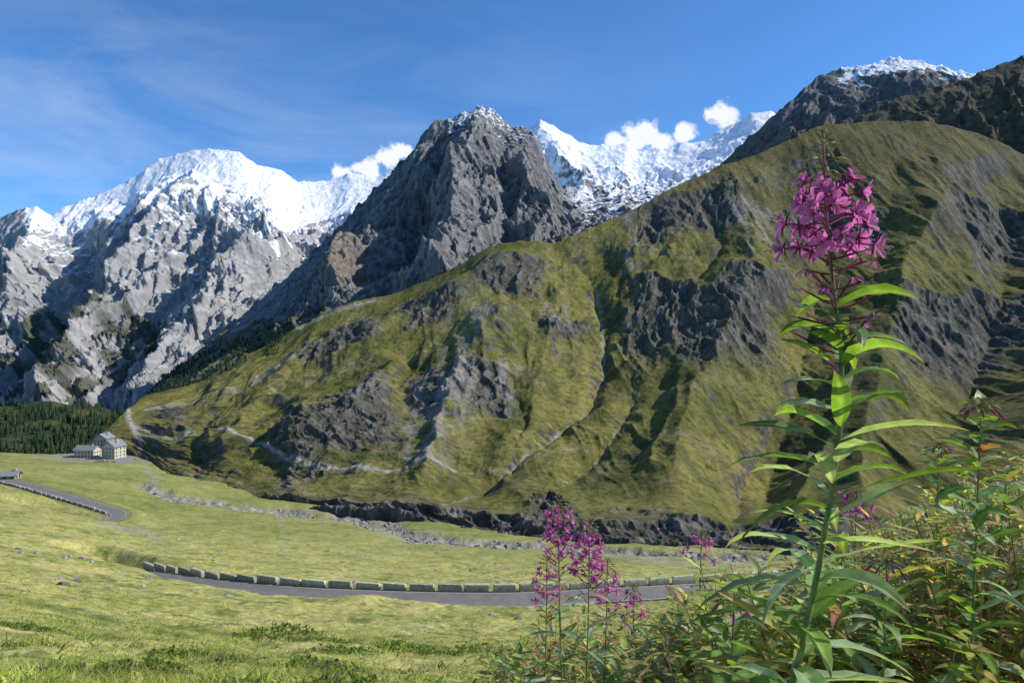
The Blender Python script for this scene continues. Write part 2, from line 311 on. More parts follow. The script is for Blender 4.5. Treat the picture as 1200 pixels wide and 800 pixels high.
Zg+=fbm(Xg/28,Yg/28,4,600)*1.0*f1+fbm(Xg/6,Yg/6,5,605)*.42*np.clip(Yg/12,.15,1)+fbm(Xg/110,Yg/110,3,606)*4*np.clip((Yg-130)/200,0,1)+fbm(Xg/1.1,Yg/1.1,3,607)*.12*np.clip(Yg/6,.2,1)
def pw(u,v,d): return ((u-600)/FP*d,d,(400-v)/FP*d)
def spline(pts,n=12):
    p=[np.array(q,float) for q in pts]; p=[2*p[0]-p[1]]+p+[2*p[-1]-p[-2]]; out=[]
    for i in range(1,len(p)-2):
        for t in np.linspace(0,1,n,endpoint=False):
            out.append(.5*((2*p[i])+(-p[i-1]+p[i+1])*t+(2*p[i-1]-5*p[i]+4*p[i+1]-p[i+2])*t*t+(-p[i-1]+3*p[i]-3*p[i+1]+p[i+2])*t**3))
    out.append(p[-2]); return np.array(out)
road1=spline([pw(*q) for q in [(105,670,128),(160,673,116),(240,685,104),(330,694,97.5),(420,699,94.5),(520,702,92.5),(610,702,92.5),(710,697,95.5),(820,691,99),(960,683,104),(1150,676,112),(1350,672,118)]],8)
road2=spline([pw(*q) for q in [(-260,535,420),(-120,548,350),(-40,556,320),(20,566,295),(60,577,275),(95,587,260),(122,595,250),(138,601,243),(134,608,236),(112,610,232),(85,606,232),(50,602,236)]],8)
rdist=np.full(Xg.shape,1e9)
def flatten(path,w0,w1):
    lo=path[:,1].min()-20; hi=path[:,1].max()+20
    r=np.where((yr>lo)&(yr<hi))[0]; r0,r1=r[0],r[-1]+1
    Xs=Xg[r0:r1]; Ys=Yg[r0:r1]; best=np.full(Xs.shape,1e9); zb=np.zeros(Xs.shape)
    for a,b in zip(path[:-1],path[1:]):
        dx,dy=b[0]-a[0],b[1]-a[1]; t=np.clip(((Xs-a[0])*dx+(Ys-a[1])*dy)/(dx*dx+dy*dy),0,1)
        d=np.hypot(Xs-a[0]-t*dx,Ys-a[1]-t*dy); m=d<best; best=np.where(m,d,best); zb=np.where(m,a[2]+t*(b[2]-a[2]),zb)
    w=1-sst(w0,w1,best); Zg[r0:r1]=Zg[r0:r1]*(1-w)+(zb-.12)*w; rdist[r0:r1]=np.minimum(rdist[r0:r1],best)
flatten(road1,4.2,8); flatten(road2,5.5,14)
hx,hy,hz=pw(122,536,600)
wq=1-sst(34,75,np.hypot((Xg-hx)*.8,Yg-hy)); Zg=Zg*(1-wq)+hz*wq
Ug=600+FP*Xg/np.maximum(Yg,3); Vg=400-FP*Zg/np.maximum(Yg,3)
s1=fbm(Xg/1.6,Yg/1.6,5,620,.6); s2=fbm(Xg/14,Yg/14,5,630); s3=fbm(Xg/60,Yg/60,4,640)
stream=[(165,566),(205,583),(300,595),(400,605),(460,616),(480,626),(560,634),(700,643),(880,651),(1200,655)]
sd_,_t=segdist(Ug+s2*8,Vg+s2*4,stream); wid=3.6+2.4*fbm(Xg/50,Yg/50,3,641)+3*np.exp(-((Ug-460)/50)**2)
sm_=np.exp(-(sd_/np.maximum(wid,1.5))**2)*(Yg>120); Zg-=sm_*3.2
Zg+=sm_*fbm(Xg/4,Yg/4,4,670)*1.2
PG=np.stack([Xg,Yg,Zg],-1)
def hG(x,y):
    i=np.interp(y,yr,np.arange(len(yr))); j=(x/half(np.asarray(y,float))+1)/2*(nx-1); j=np.clip(j,0,nx-1.001); i=np.clip(i,0,len(yr)-1.001)
    i0=np.floor(i).astype(int); j0=np.floor(j).astype(int); fi=i-i0; fj=j-j0
    return (Zg[i0,j0]*(1-fj)+Zg[i0,j0+1]*fj)*(1-fi)+(Zg[i0+1,j0]*(1-fj)+Zg[i0+1,j0+1]*fj)*fi
col=mix([.24,.26,.055],[.46,.41,.14],np.clip(.55+s1*.6+s2*.7,0,1))
far=sst(120,320,Yg); col=mix(col,mix([.19,.21,.05],[.30,.285,.09],np.clip(.5+s3+s2*.5,0,1)),far)
col=mix(col,[.10,.14,.032],sst(.1,.4,fbm(Xg/5,Yg/5,5,650,.65))*(1-far)*.75)
col=mix(col,[.05,.065,.02],sst(.38,.58,fbm(Xg/9,Yg/9,5,655,.6)+.1)*.75*sst(70,20,Yg))
col=mix(col,[.46,.39,.21],sst(.12,.5,fbm(Xg/3.2,Yg/3.2,5,660,.6))*.5*(1-far*.6))
col=mix(col,[.10,.12,.035],sst(.2,.45,fbm(Xg/7,Yg/7,5,665,.65))*far*.6)
col=mix(col,[.36,.34,.28],sst(.42,.6,fbm(Xg/4,Yg/4,5,668,.7))*.6*sst(50,110,Yg))
for pts,w,a in [([(330,610),(335,640),(320,670)],3,.4),([(450,605),(455,625)],8,.5),([(120,612),(165,622),(200,640)],4,.8),([(380,625),(420,650),(540,640)],2,.3),([(640,640),(760,655),(900,660)],6,.6),([(175,572),(185,560),(170,548)],5,.6)]:
    d,t=segdist(Ug+s2*8,Vg+s2*4,pts); col=mix(col,[.30,.28,.23],np.exp(-(d/w)**2)*a*sst(-.4,.2,s2+.1+s1*.3)*(Yg>120))
bedc=mix([.10,.095,.085],[.40,.38,.34],np.clip(.45+fbm(Xg/3,Yg/3,5,680,.65)*1.2,0,1))
col=mix(col,bedc,np.clip(sm_*1.4,0,1)*.9*sst(-.45,-.05,s2+.1))
col=mix(col,[.29,.27,.22],wq*sst(.55,1,wq)*.6)
col=mix(col,[.2,.17,.10],(rdist<4.6)*.7)
mG=terr_mat("meadow",1.3,.26,.5)
make_mesh("meadow_ground",PG,gridfaces(*PG.shape[:2]),col,[mG])
# boulders
cube=np.array([[-1,-1,-1],[1,-1,-1],[1,1,-1],[-1,1,-1],[-.8,-.8,.4],[.8,-.8,.4],[.8,.8,.4],[-.8,.8,.4],[-.4,-.35,1],[.4,-.4,1],[.35,.4,1],[-.4,.4,1]])
cq=np.array([[0,1,5,4],[1,2,6,5],[2,3,7,6],[3,0,4,7],[4,5,9,8],[5,6,10,9],[6,7,11,10],[7,4,8,11],[8,9,10,11]])
bstone=terr_mat("boulder_stone",1.5,.1,.3)
def boulders(name,cand,smin,smax):
    Vs=[];Qs=[];Cs=[]
    for n_,(i,j) in enumerate(cand):
        s_=random.random()**2.5*smax+smin; a=random.random()*6.28; b=cube*np.random.uniform(.75,1.25,(12,3))*[s_,s_*random.uniform(.6,1),s_*random.uniform(.4,.8)]
        x_=b[:,0]*math.cos(a)-b[:,1]*math.sin(a); y_=b[:,0]*math.sin(a)+b[:,1]*math.cos(a)
        Vs.append(np.c_[x_+Xg[i,j]+random.uniform(-.6,.6),y_+Yg[i,j],b[:,2]+Zg[i,j]]); Qs.append(cq+12*n_); Cs.append(np.tile(np.array([.29,.275,.245])*random.uniform(.4,1.3),(12,1)))
    make_mesh(name,np.concatenate(Vs),np.concatenate(Qs),np.concatenate(Cs),[bstone],smooth=False)
cand=np.argwhere((sm_>.3)&(Yg<620)&(Ug>150)&(Ug<1250)&(s3+s2*.5>-.2)); boulders("stream_boulders",cand[rng.permutation(len(cand))[:1300]],.15,1.4)
cand=np.argwhere((Yg>60)&(Yg<450)&(Ug>-50)&(Ug<1250)&(rdist>6)&(fbm(Xg/20,Yg/20,3,690)>.1)); boulders("meadow_rocks",cand[rng.permutation(len(cand))[:550]],.08,.5)
# ------------------------------------------------------------ simple materials
def simple(name,c,rough=.8,nsc=3,var=.2,bump=.0,spec=.3,bd=.02):
    m=bpy.data.materials.new(name); m.use_nodes=True; nt=m.node_tree; N=nt.nodes; L=nt.links; b=N["Principled BSDF"]
    b.inputs["Roughness"].default_value=rough; b.inputs["Specular IOR Level"].default_value=spec
    tc=N.new("ShaderNodeTexCoord"); n=N.new("ShaderNodeTexNoise"); n.inputs["Scale"].default_value=nsc; n.inputs["Detail"].default_value=7
    L.new(tc.outputs["Object"],n.inputs["Vector"])
    r=N.new("ShaderNodeMix"); r.data_type='RGBA'; r.inputs[6].default_value=(*[x*(1-var) for x in c],1); r.inputs[7].default_value=(*[min(1,x*(1+var)) for x in c],1)
    L.new(n.outputs["Fac"],r.inputs[0]); L.new(r.outputs[2],b.inputs["Base Color"])
    if bump:
        bp=N.new("ShaderNodeBump"); bp.inputs["Strength"].default_value=bump; bp.inputs["Distance"].default_value=bd; L.new(n.outputs["Fac"],bp.inputs["Height"]); L.new(bp.outputs[0],b.inputs["Normal"])
    return m
asph=simple("asphalt",(.18,.168,.15),.9,.8,.35,.3); paint=simple("road_paint",(.5,.5,.47),.7,5,.3)
def ribbon(name,path,off0,off1,dz,mat):
    t=np.gradient(path[:,:2],axis=0); t/=np.linalg.norm(t,axis=1,keepdims=True); nn=np.stack([-t[:,1],t[:,0]],-1)
    A=np.c_[path[:,:2]+nn*off0,path[:,2]+dz]; B=np.c_[path[:,:2]+nn*off1,path[:,2]+dz]
    return make_mesh(name,np.stack([A,B],0),gridfaces(2,len(path)),None,[mat])
for nm,p in (("road",road1),("road",road2)):
    r=ribbon(nm,p,-2.6,2.6,.03,asph)
    for k_,(a,b) in enumerate(((-2.45,-2.35),(2.35,2.45))):
        q=ribbon("edge_line_%d"%k_,p,a,b,.036,paint); q.parent=r
def guard(name,path,off,bl,gap,h,w,top):
    seg=np.linalg.norm(np.diff(path[:,:2],axis=0),axis=1); cum=np.r_[0,np.cumsum(seg)]
    Vs=[];Qs=[];Cs=[];o=0; s=1.
    box=np.array([[-1,-1,0],[1,-1,0],[1,1,0],[-1,1,0],[-1,-1,.82],[1,-1,.82],[1,1,.82],[-1,1,.82],[-.94,-.85,1],[.94,-.85,1],[.94,.85,1],[-.94,.85,1]],float)
    q=[[0,1,5,4],[1,2,6,5],[2,3,7,6],[3,0,4,7],[4,5,9,8],[5,6,10,9],[6,7,11,10],[7,4,8,11],[8,9,10,11]]
    while s+bl<cum[-1]:
        L_=bl*random.uniform(.88,1.08); m=s+L_/2
        p=np.array([np.interp(m,cum,path[:,i]) for i in range(3)]); p2=np.array([np.interp(m+.5,cum,path[:,i]) for i in range(3)])
        t=(p2-p)[:2]; t/=np.linalg.norm(t); n_=np.array([-t[1],t[0]])
        hh=h*random.uniform(.82,1.12)
        b=box.copy(); b[:,:2]+=np.random.uniform(-.05,.05,(12,2)); b[4:,2]+=np.random.uniform(-.05,.05,8)
        W=p[:2]+n_*off+b[:,0:1]*t*L_/2+b[:,1:2]*n_*w/2; z=p[2]-.15+b[:,2]*(hh+.15)
        Vs.append(np.c_[W,z]); Qs.append(np.array(q)+o); c=np.tile(np.array([.27,.245,.2])*random.uniform(.6,1.15),(12,1)); c[4:]=np.array(top)*random.uniform(.7,1.2); Cs.append(c); o+=12
        s+=L_+gap*random.uniform(.6,1.4)
    return make_mesh(name,np.concatenate(Vs),np.concatenate(Qs),np.concatenate(Cs),[terr_mat(name+"_stone",2.5,.08,.5)],smooth=False)
guard("roadside_stone_wall",road1[6:],3.2,3.5,.75,1.0,.6,(.42,.41,.28))
guard("roadside_stone_wall",road2[:56],-3.2,3.9,.6,.8,.6,(.45,.43,.38))
# ------------------------------------------------------------ buildings
wallm=simple("cream_plaster",(.56,.51,.42),.9,.6,.15); stonem=simple("stone_plaster",(.40,.365,.31),.9,.8,.2); roofm=simple("slate_roof",(.24,.24,.245),.7,.7,.25,.3); roofb=simple("rust_roof",(.25,.14,.10),.8,.7,.25); glass=simple("window_glass",(.03,.035,.045),.25,1,.2,spec=.5); wood=simple("dark_wood",(.10,.065,.04),.8,1,.3)
def bx(x0,x1,y0,y1,z0,z1):
    v=[[x0,y0,z0],[x1,y0,z0],[x1,y1,z0],[x0,y1,z0],[x0,y0,z1],[x1,y0,z1],[x1,y1,z1],[x0,y1,z1]]
    return v,[[0,1,5,4],[1,2,6,5],[2,3,7,6],[3,0,4,7],[4,5,6,7],[3,2,1,0]]
def joinb(bs):
    V=[];Q=[]
    for v,q in bs: Q+= [[i+len(V) for i in f] for f in q]; V+=v
    return np.array(V,float),np.array(Q)
def house(name,x,y,z,w,d,h,rh,rot,st,nw,wm,rm,gable='x',hip=0):
    e=bpy.data.objects.new(name,None); sc.collection.objects.link(e); e.location=(x,y,z); e.rotation_euler[2]=rot
    a,b=w/2,d/2
    if gable=='x':
        v=[[-a,-b,-3],[a,-b,-3],[a,b,-3],[-a,b,-3],[-a,-b,h],[a,-b,h],[a,b,h],[-a,b,h],[-a+hip*w,0,h+rh],[a-hip*w,0,h+rh]]
    else:
        v=[[-a,-b,-3],[a,-b,-3],[a,b,-3],[-a,b,-3],[-a,-b,h],[a,-b,h],[a,b,h],[-a,b,h],[0,-b+hip*d,h+rh],[0,b-hip*d,h+rh]]
    me=bpy.data.meshes.new("walls")
    if gable=='x': fs=[[0,1,5,4],[1,2,6,5],[2,3,7,6],[3,0,4,7],[5,6,9],[7,4,8]]
    else: fs=[[0,1,5,4],[1,2,6,5],[2,3,7,6],[3,0,4,7],[4,5,8],[6,7,9]]
    if hip: fs=fs[:4]
    me.from_pydata(v,[],fs); me.materials.append(wm); o=bpy.data.objects.new("walls",me); sc.collection.objects.link(o); o.parent=e
    ov=.9; A=a+ov; B=b+ov; dz=-.25; t=.3
    if gable=='x': base=[[-A,-B,h+dz],[A,-B,h+dz],[A,B,h+dz],[-A,B,h+dz],[-A+hip*w,0,h+rh+.12],[A-hip*w,0,h+rh+.12]]; rf=[[0,1,5,4],[2,3,4,5]]; hf=[[1,2,5],[3,0,4]]
    else: base=[[-A,-B,h+dz],[A,-B,h+dz],[A,B,h+dz],[-A,B,h+dz],[0,-B+hip*d,h+rh+.12],[0,B-hip*d,h+rh+.12]]; rf=[[1,2,5,4],[3,0,4,5]]; hf=[[0,1,4],[2,3,5]]
    me=bpy.data.meshes.new("roof"); me.from_pydata(base,[],rf+(hf if hip else [])); me.materials.append(rm); o=bpy.data.objects.new("roof",me); sc.collection.objects.link(o); o.parent=e
    s=o.modifiers.new("t",'SOLIDIFY'); s.thickness=t; s.offset=1
    bs=[]; fr=[]
    for k_ in range(st):
        zc=1.6+k_*(h-.6)/st
        for i in range(nw):
            xc=-a+w*(i+.5)/nw; bs.append(bx(xc-.6,xc+.6,-b-.05,-b+.2,zc-.75,zc+.8)); fr.append(bx(xc-.85,xc+.85,-b-.12,-b+.1,zc-.95,zc-.77))
            bs.append(bx(xc-.6,xc+.6,b-.2,b+.05,zc-.75,zc+.8))
        m_=max(2,int(nw*d/w))
        for i in range(m_):
            yc=-b+d*(i+.5)/m_; bs.append(bx(-a-.05,-a+.2,yc-.6,yc+.6,zc-.75,zc+.8)); bs.append(bx(a-.2,a+.05,yc-.6,yc+.6,zc-.75,zc+.8))
    V,Q=joinb(bs); make_mesh("windows",V,Q,None,[glass],smooth=False,parent=e)
    V,Q=joinb(fr); make_mesh("window_sills",V,Q,None,[stonem],smooth=False,parent=e)
    V,Q=joinb([bx(.9,2.1,-b-.07,-b+.1,-.3,2.2)] if nw%2==0 else [bx(-.6+w/nw*.5,.6+w/nw*.5,-b-.07,-b+.1,-.3,2.2)]); make_mesh("door",V,Q,None,[wood],smooth=False,parent=e)
    V,Q=joinb([bx(a*.4,a*.4+1.1,-.5,.6,h+rh*.4,h+rh+1.3)]); make_mesh("chimney",V,Q,None,[wm],smooth=False,parent=e)
    return e
def hp(u,d): return (u-600)/FP*d
house("hotel",hp(134,600),600,hz-2,14,12,12.5,5,-.3,4,4,wallm,roofm,'y')
house("hotel_annex",hp(103,606),606,hz-.5,19,10,7,3.4,-.12,2,6,wallm,roofm,'x')
house("stone_house",hp(122,618),618,hz,11,15,15,4.5,.1,5,4,stonem,roofm,'y')
house("stable_building",hp(147,583),583,hz-4,13,8,4,2.4,.35,1,5,stonem,roofm,'x')
house("shed",hp(119,578),578,hz-4,9,6,3.4,1.6,-.2,1,3,wallm,roofb,'x')
house("mountain_hut",hp(-3,300),308,hG(hp(-3,300),308)-.6,6,5,2.2,1.6,.2,1,2,stonem,roofm,'x')
# ------------------------------------------------------------ plants
class MB:
    def __init__(s): s.V=[];s.Q=[];s.C=[];s.M=[];s.o=0
    def grid(s,P,C,m,wrap=False):
        n,k_=P.shape[:2]; q=gridfaces(n,k_,s.o)
        if wrap:
            i=np.arange(n-1)*k_+s.o; q=np.concatenate([q,np.stack([i+k_-1,i,i+k_,i+2*k_-1],-1)])
        s.V.append(P.reshape(-1,3)); s.Q.append(q); s.C.append(np.broadcast_to(C,P.shape).reshape(-1,3)); s.M.append(np.full(len(q),m)); s.o+=n*k_
    def tube(s,path,r,c,m,ns=6):
        path=np.array(path,float); n=len(path); r=np.broadcast_to(r,(n,)); t=np.gradient(path,axis=0); t/=np.linalg.norm(t,axis=1,keepdims=True)+1e-12
        ref=np.array([0,0,1.]) if abs(t[:,2]).mean()<.8 else np.array([1.,0,0]); a=np.cross(t,ref); a/=np.linalg.norm(a,axis=1,keepdims=True); b=np.cross(t,a)
        th=np.arange(ns)*2*np.pi/ns
        P=path[:,None]+r[:,None,None]*(np.cos(th)[None,:,None]*a[:,None]+np.sin(th)[None,:,None]*b[:,None])
        c=np.asarray(c,float); c=c[:,None,:] if c.ndim==2 else c
        s.grid(P,c,m,True)
    def arr(s): return np.concatenate(s.V),np.concatenate(s.Q),np.concatenate(s.C),np.concatenate(s.M)
    def build(s,name,mats): V,Q,C,M=s.arr(); return make_mesh(name,V,Q,C,mats,M)
def leaf_mat(name,trans,rough=.45,spec=.4):
    m=bpy.data.materials.new(name); m.use_nodes=True; nt=m.node_tree; N=nt.nodes; L=nt.links; b=N["Principled BSDF"]; out=N["Material Output"]
    at=N.new("ShaderNodeAttribute"); at.attribute_name="Col"
    tc=N.new("ShaderNodeTexCoord"); n=N.new("ShaderNodeTexNoise"); n.inputs["Scale"].default_value=60; n.inputs["Detail"].default_value=3; L.new(tc.outputs["Object"],n.inputs["Vector"])
    mr=N.new("ShaderNodeMapRange"); mr.inputs[1].default_value=.3; mr.inputs[2].default_value=.7; mr.inputs[3].default_value=.72; mr.inputs[4].default_value=1.28; L.new(n.outputs["Fac"],mr.inputs[0])
    sc_=N.new("ShaderNodeVectorMath"); sc_.operation='SCALE'; L.new(at.outputs["Color"],sc_.inputs[0]); L.new(mr.outputs[0],sc_.inputs["Scale"])
    L.new(sc_.outputs[0],b.inputs["Base Color"]); b.inputs["Roughness"].default_value=rough; b.inputs["Specular IOR Level"].default_value=spec
    bp=N.new("ShaderNodeBump"); bp.inputs["Distance"].default_value=.002; bp.inputs["Strength"].default_value=.4; L.new(n.outputs["Fac"],bp.inputs["Height"]); L.new(bp.outputs[0],b.inputs["Normal"])
    if trans>0:
        tr=N.new("ShaderNodeBsdfTranslucent"); s2_=N.new("ShaderNodeVectorMath"); s2_.operation='MULTIPLY'; s2_.inputs[1].default_value=(2.0,2.0,.8) if 'petal' not in name else (1.25,1.3,1.25); L.new(sc_.outputs[0],s2_.inputs[0]); L.new(s2_.outputs[0],tr.inputs[0])
        mx=N.new("ShaderNodeMixShader"); mx.inputs[0].default_value=trans; L.new(b.outputs[0],mx.inputs[1]); L.new(tr.outputs[0],mx.inputs[2]); L.new(mx.outputs[0],out.inputs[0])
    return m
PM=[leaf_mat("leaf_green",.42),leaf_mat("petal_pink",.45,.6,.2),leaf_mat("stem_green",.0,.5)]
def unit(v): v=np.asarray(v,float); return v/(np.linalg.norm(v)+1e-12)
def leaf(mb,o,az,el,L,W,droop,c,ns=9,nw=5,fold=.35,twist=0,curl=0,mat=0,pale=1.5):
    s=np.linspace(0,1,ns); e=el-droop*s**1.2; a=az+curl*s
    dx=np.cos(e)*np.cos(a); dy=np.cos(e)*np.sin(a); dz=np.sin(e)
    D=np.stack([dx,dy,dz],-1); p=np.array(o)+np.r_[np.zeros((1,3)),np.cumsum((D[1:]+D[:-1])/2*L/(ns-1),0)]
    side=np.stack([-np.sin(a),np.cos(a),0*a],-1); up=np.cross(D,side)
    tw=twist*s; sd=side*np.cos(tw)[:,None]+up*np.sin(tw)[:,None]; up2=np.cross(D,sd)*1.0
    up2=np.where(up2[:,2:3]<0,-up2,up2) if abs(twist)<1 else up2
    w=W/2*np.sin(np.pi*np.clip(s*.97+.03,0,1)**.75)**.9; w[-1]=W*.01; w[0]=W*.05
    x=np.linspace(-1,1,nw)
    wav=.14*np.sin(s*22+random.random()*6)[:,None]*np.abs(x)[None,:]**2
    P=p[:,None]+sd[:,None]*(x[None,:,None]*w[:,None,None])+up2[:,None]*((np.abs(x)[None,:]*fold+wav)[...,None]*w[:,None,None])
    c=np.array(c); C=np.broadcast_to(c,P.shape).copy()
    C[:,nw//2]=np.minimum(c*pale+.03,1); C*= (1+.2*np.sin(s*55)[:,None,None]*(np.abs(x)[None,:,None]>.2))
    C[-2:]=C[-2:]*.6+np.array([.2,.13,.05])*.4
    mb.grid(P,C,mat)
def petal(mb,o,d,nrm_,L,W,c):
    d=unit(d); nrm_=unit(nrm_); sd=np.cross(d,nrm_); s=np.linspace(0,1,5); x=np.linspace(-1,1,5)
    w=W/2*np.array([.18,.6,.95,1.,.55]); lift=.22*np.sin(s*1.9)*L
    P=np.array(o)+d*(s*L)[:,None,None]*np.ones((1,5,1))+sd*(x[None,:]*w[:,None])[...,None]+nrm_*(lift[:,None]+(x**2)[None,:]*w[:,None]*.35)[...,None]
    P[-1,2]-=d*L*.1
    cc=np.array(c)*np.ones((5,5,3)); cc[0]*=.6; cc[:,2]*=.85
    mb.grid(P,cc,1)
def flower(mb,o,d,sz=1.):
    d=unit(d+np.random.uniform(-.35,.35,3)); a=unit(np.cross(d,[.3,.2,1])); b=np.cross(d,a); r0=random.random()*6
    base=np.array([.72,.18,.50])*random.uniform(.8,1.2)
    for k_ in range(4):
        th=r0+k_*np.pi/2+random.uniform(-.2,.2); r=a*np.cos(th)+b*np.sin(th)
        petal(mb,o,r*1+d*random.uniform(.05,.6),d,.0140*sz*random.uniform(.8,1.1),.0098*sz*random.uniform(.8,1.1),base)
        th+=np.pi/4; r=a*np.cos(th)+b*np.sin(th); mb.tube([o,o+r*.006*sz+d*.001,o+r*.0135*sz+d*.001],[.0010*sz,.0011*sz,.0002],[.34,.05,.19],1,4)
    for k_ in range(6):
        r=unit(np.random.uniform(-1,1,3)); e=o+(d*.012+r*.005)*sz; mb.tube([o,(o+e)/2+r*.001,e],[.0003,.0003,.0003],[.6,.3,.5],1,3)
        mb.tube([e-r*.0008,e,e+r*.0014],[.0004,.0009,.0004],[.40,.36,.25],1,4)
def fireweed(mb,path,rs,fl=(.78,.93),leafz=(.0,.72),L=.13,W=.021,dens=70,nf=34,sz=1.,green=(.12,.20,.04),pods=True,seed=1,wilt=.15,podr=None,shrink=(.55,.8,.45)):
    random.seed(seed); np.random.seed(seed)
    path=spline(path,8); n=len(path); cum=np.r_[0,np.cumsum(np.linalg.norm(np.diff(path,axis=0),axis=1))]; T=cum[-1]
    def at(f): return np.array([np.interp(f*T,cum,path[:,i]) for i in range(3)])
    f=cum/T; sc1=np.array([.17,.24,.07]); sc2=np.array([.26,.10,.11])
    cc=sc1*(1-sst(.8,.93,f)[:,None])+sc2*sst(.8,.93,f)[:,None]
    mb.tube(path,rs*(1-.75*f),cc,2,8)
    nl=int((leafz[1]-leafz[0])*T*dens); az=random.random()*6
    for i in range(nl):
        q=leafz[0]+(leafz[1]-leafz[0])*(i+random.random()*.6)/nl; az+=2.4+random.uniform(-.3,.3); o=at(q)
        LL=L*random.uniform(.7,1.15)*(1-shrink[2]*float(sst(shrink[0],shrink[1],q)))
        g=np.array(green)*random.uniform(.7,1.35)
        if random.random()<wilt: g=np.array([.26,.22,.06])*random.uniform(.7,1.2) if random.random()<.6 else np.array([.26,.10,.05])
        if q<.8 and random.random()<.4: g=g*.8+np.array([.17,.18,.17])
        leaf(mb,o,az,random.uniform(.3,.95)-(.5*(1-q)),LL,W*random.uniform(.75,1.2),random.uniform(.2,1.5),g,twist=random.uniform(-.95,.95),curl=random.uniform(-.5,.5),fold=random.uniform(.1,.6))
    a0,a1=fl
    if pods:
        p0,p1=podr if podr else (leafz[1]-.04,a0+.01)
        m_=int(nf*.9)
        for i in range(m_):
            q=p0+(p1-p0)*i/m_; az+=2.4; o=at(q); dr=unit(np.array([np.cos(az),np.sin(az),random.uniform(-.1,.9)])); l=.045*sz*random.uniform(.6,1.2)
            c=np.array([.26,.08,.13])*random.uniform(.6,1.4); up=np.array([0,0,1.])
            mb.tube([o,o+dr*l*.3,o+dr*l*.65+up*l*.08,o+dr*l+up*l*.15],[.0006*sz,.0011*sz,.0013*sz,.0004*sz],c,1,5)
            if random.random()<.45:
                e=o+dr*l+up*l*.15
                for k_ in range(3): petal(mb,e,unit(np.random.uniform(-1,1,3)+[0,0,-.8]),dr,.011*sz,.005*sz,[.46,.13,.32])
    for i in range(nf):
        k_=i/nf; q=a0+(a1-a0)*k_; az+=2.4+random.uniform(-.3,.3); o=at(q)
        el=-.05+.6*k_; dr=unit([np.cos(az),np.sin(az),el+random.uniform(-.2,.2)]); l=sz*(.045-.020*k_)*random.uniform(.65,1.25); e=o+dr*l-np.array([0,0,.002])
        mb.tube([o,o+dr*l*.5+[0,0,.002],e],[.0006*sz,.0012*sz,.0008*sz],[.36,.1,.24],1,5)
        flower(mb,e,dr+np.array([0,0,-.1]),sz*(1.08-.25*k_))
    for i in range(34):
        k_=i/34; q=a1+(1-a1)*k_; az+=2.4; o=at(q); el=-.3+1.5*k_; dr=unit([np.cos(az),np.sin(az),el]); l=sz*(.018*(1-k_)+.003)
        e=o+dr*l; d2=unit(dr+np.array([0,0,-.9*(1-k_)])); bl=sz*(.013*(1-k_)+.005)
        c=np.array([.42,.10,.26]) if k_<.25 else np.array([.34,.35,.14])
        mb.tube([o,e],[.0005*sz,.0006*sz],[.28,.24,.12],1,4); mb.tube([e,e+d2*bl*.4,e+d2*bl*.8,e+d2*bl],[.0006*sz,.0021*sz*(1.1-.5*k_),.0015*sz*(1.1-.5*k_),.0002],c,1,5)
gz=lambda x,y: float(hG(np.array(x),np.array(y)))
D0=.74
hero=[pw(926,830,D0*.98),pw(938,765,D0*.98),pw(956,680,D0),pw(972,590,D0),pw(984,500,D0),pw(986,420,D0),pw(977,340,D0),pw(969,260,D0),pw(964,152,D0)]
bxp=hp(885,.72); hero=[(bxp,.70,gz(bxp,.70)-.02),(hp(900,.71),.71,-.75)]+hero
hc=spline(hero,8); cz=np.r_[0,np.cumsum(np.linalg.norm(np.diff(hc,axis=0),axis=1))]; cz/=cz[-1]
fr=lambda v: float(np.interp((400-v)/FP*D0,hc[:,2],cz))
mb=MB(); fireweed(mb,hero,.0062,fl=(fr(292),fr(220)),leafz=(fr(1100),fr(345)),L=.14,W=.022,dens=120,nf=34,sz=1.05,seed=14,wilt=.05,podr=(fr(425),fr(290)),shrink=(fr(600),fr(345),.45)); mb.build("fireweed",PM)
def fw(u,vt,d,seed,**k_):
    x=hp(u,d); zt=(400-vt)/FP*d; zb=gz(x,d)-.02; lx=random.uniform(-.05,.05)
    mb=MB(); H=zt-zb
    fireweed(mb,[(x-lx,d+.02,zb),(x-lx*.6,d,zb+H*.35),(x-lx*.1,d+.01,zb+H*.7),(x,d,zt)],.004,seed=seed,**k_); mb.build("fireweed",PM)
kw=dict(L=.11,W=.017,dens=60,nf=24,wilt=.3,fl=(.85,.95),leafz=(.1,.80))
fw(655,578,1.75,21,**kw); fw(691,606,1.65,22,**kw); fw(641,650,1.9,23,**{**kw,'nf':14,'green':(.15,.17,.05)})
fw(822,622,1.9,24,**{**kw,'nf':8,'fl':(.92,.97)}); fw(1004,572,1.7,25,**{**kw,'nf':10,'fl':(.93,.98)}); fw(742,685,2.2,26,**{**kw,'nf':8,'wilt':.5}); fw(712,655,1.8,31,**{**kw,'nf':10,'wilt':.4})
fw(1150,470,1.05,27,**{**kw,'nf':0,'L':.12,'W':.02,'leafz':(.1,.985),'dens':100,'fl':(.985,.99),'pods':False,'wilt':.1})
fw(1100,520,1.35,28,**{**kw,'nf':0,'L':.12,'W':.02,'leafz':(.1,.985),'dens':90,'fl':(.985,.99),'pods':False,'wilt':.2})
fw(1040,655,1.0,29,**{**kw,'nf':0,'L':.12,'W':.022,'leafz':(.1,.98),'dens':90,'fl':(.985,.99),'pods':False,'wilt':.1})
fw(860,700,.95,30,**{**kw,'nf':0,'L':.12,'W':.022,'leafz':(.1,.98),'dens':90,'fl':(.985,.99),'pods':False,'wilt':.15})
random.seed(5); np.random.seed(5)
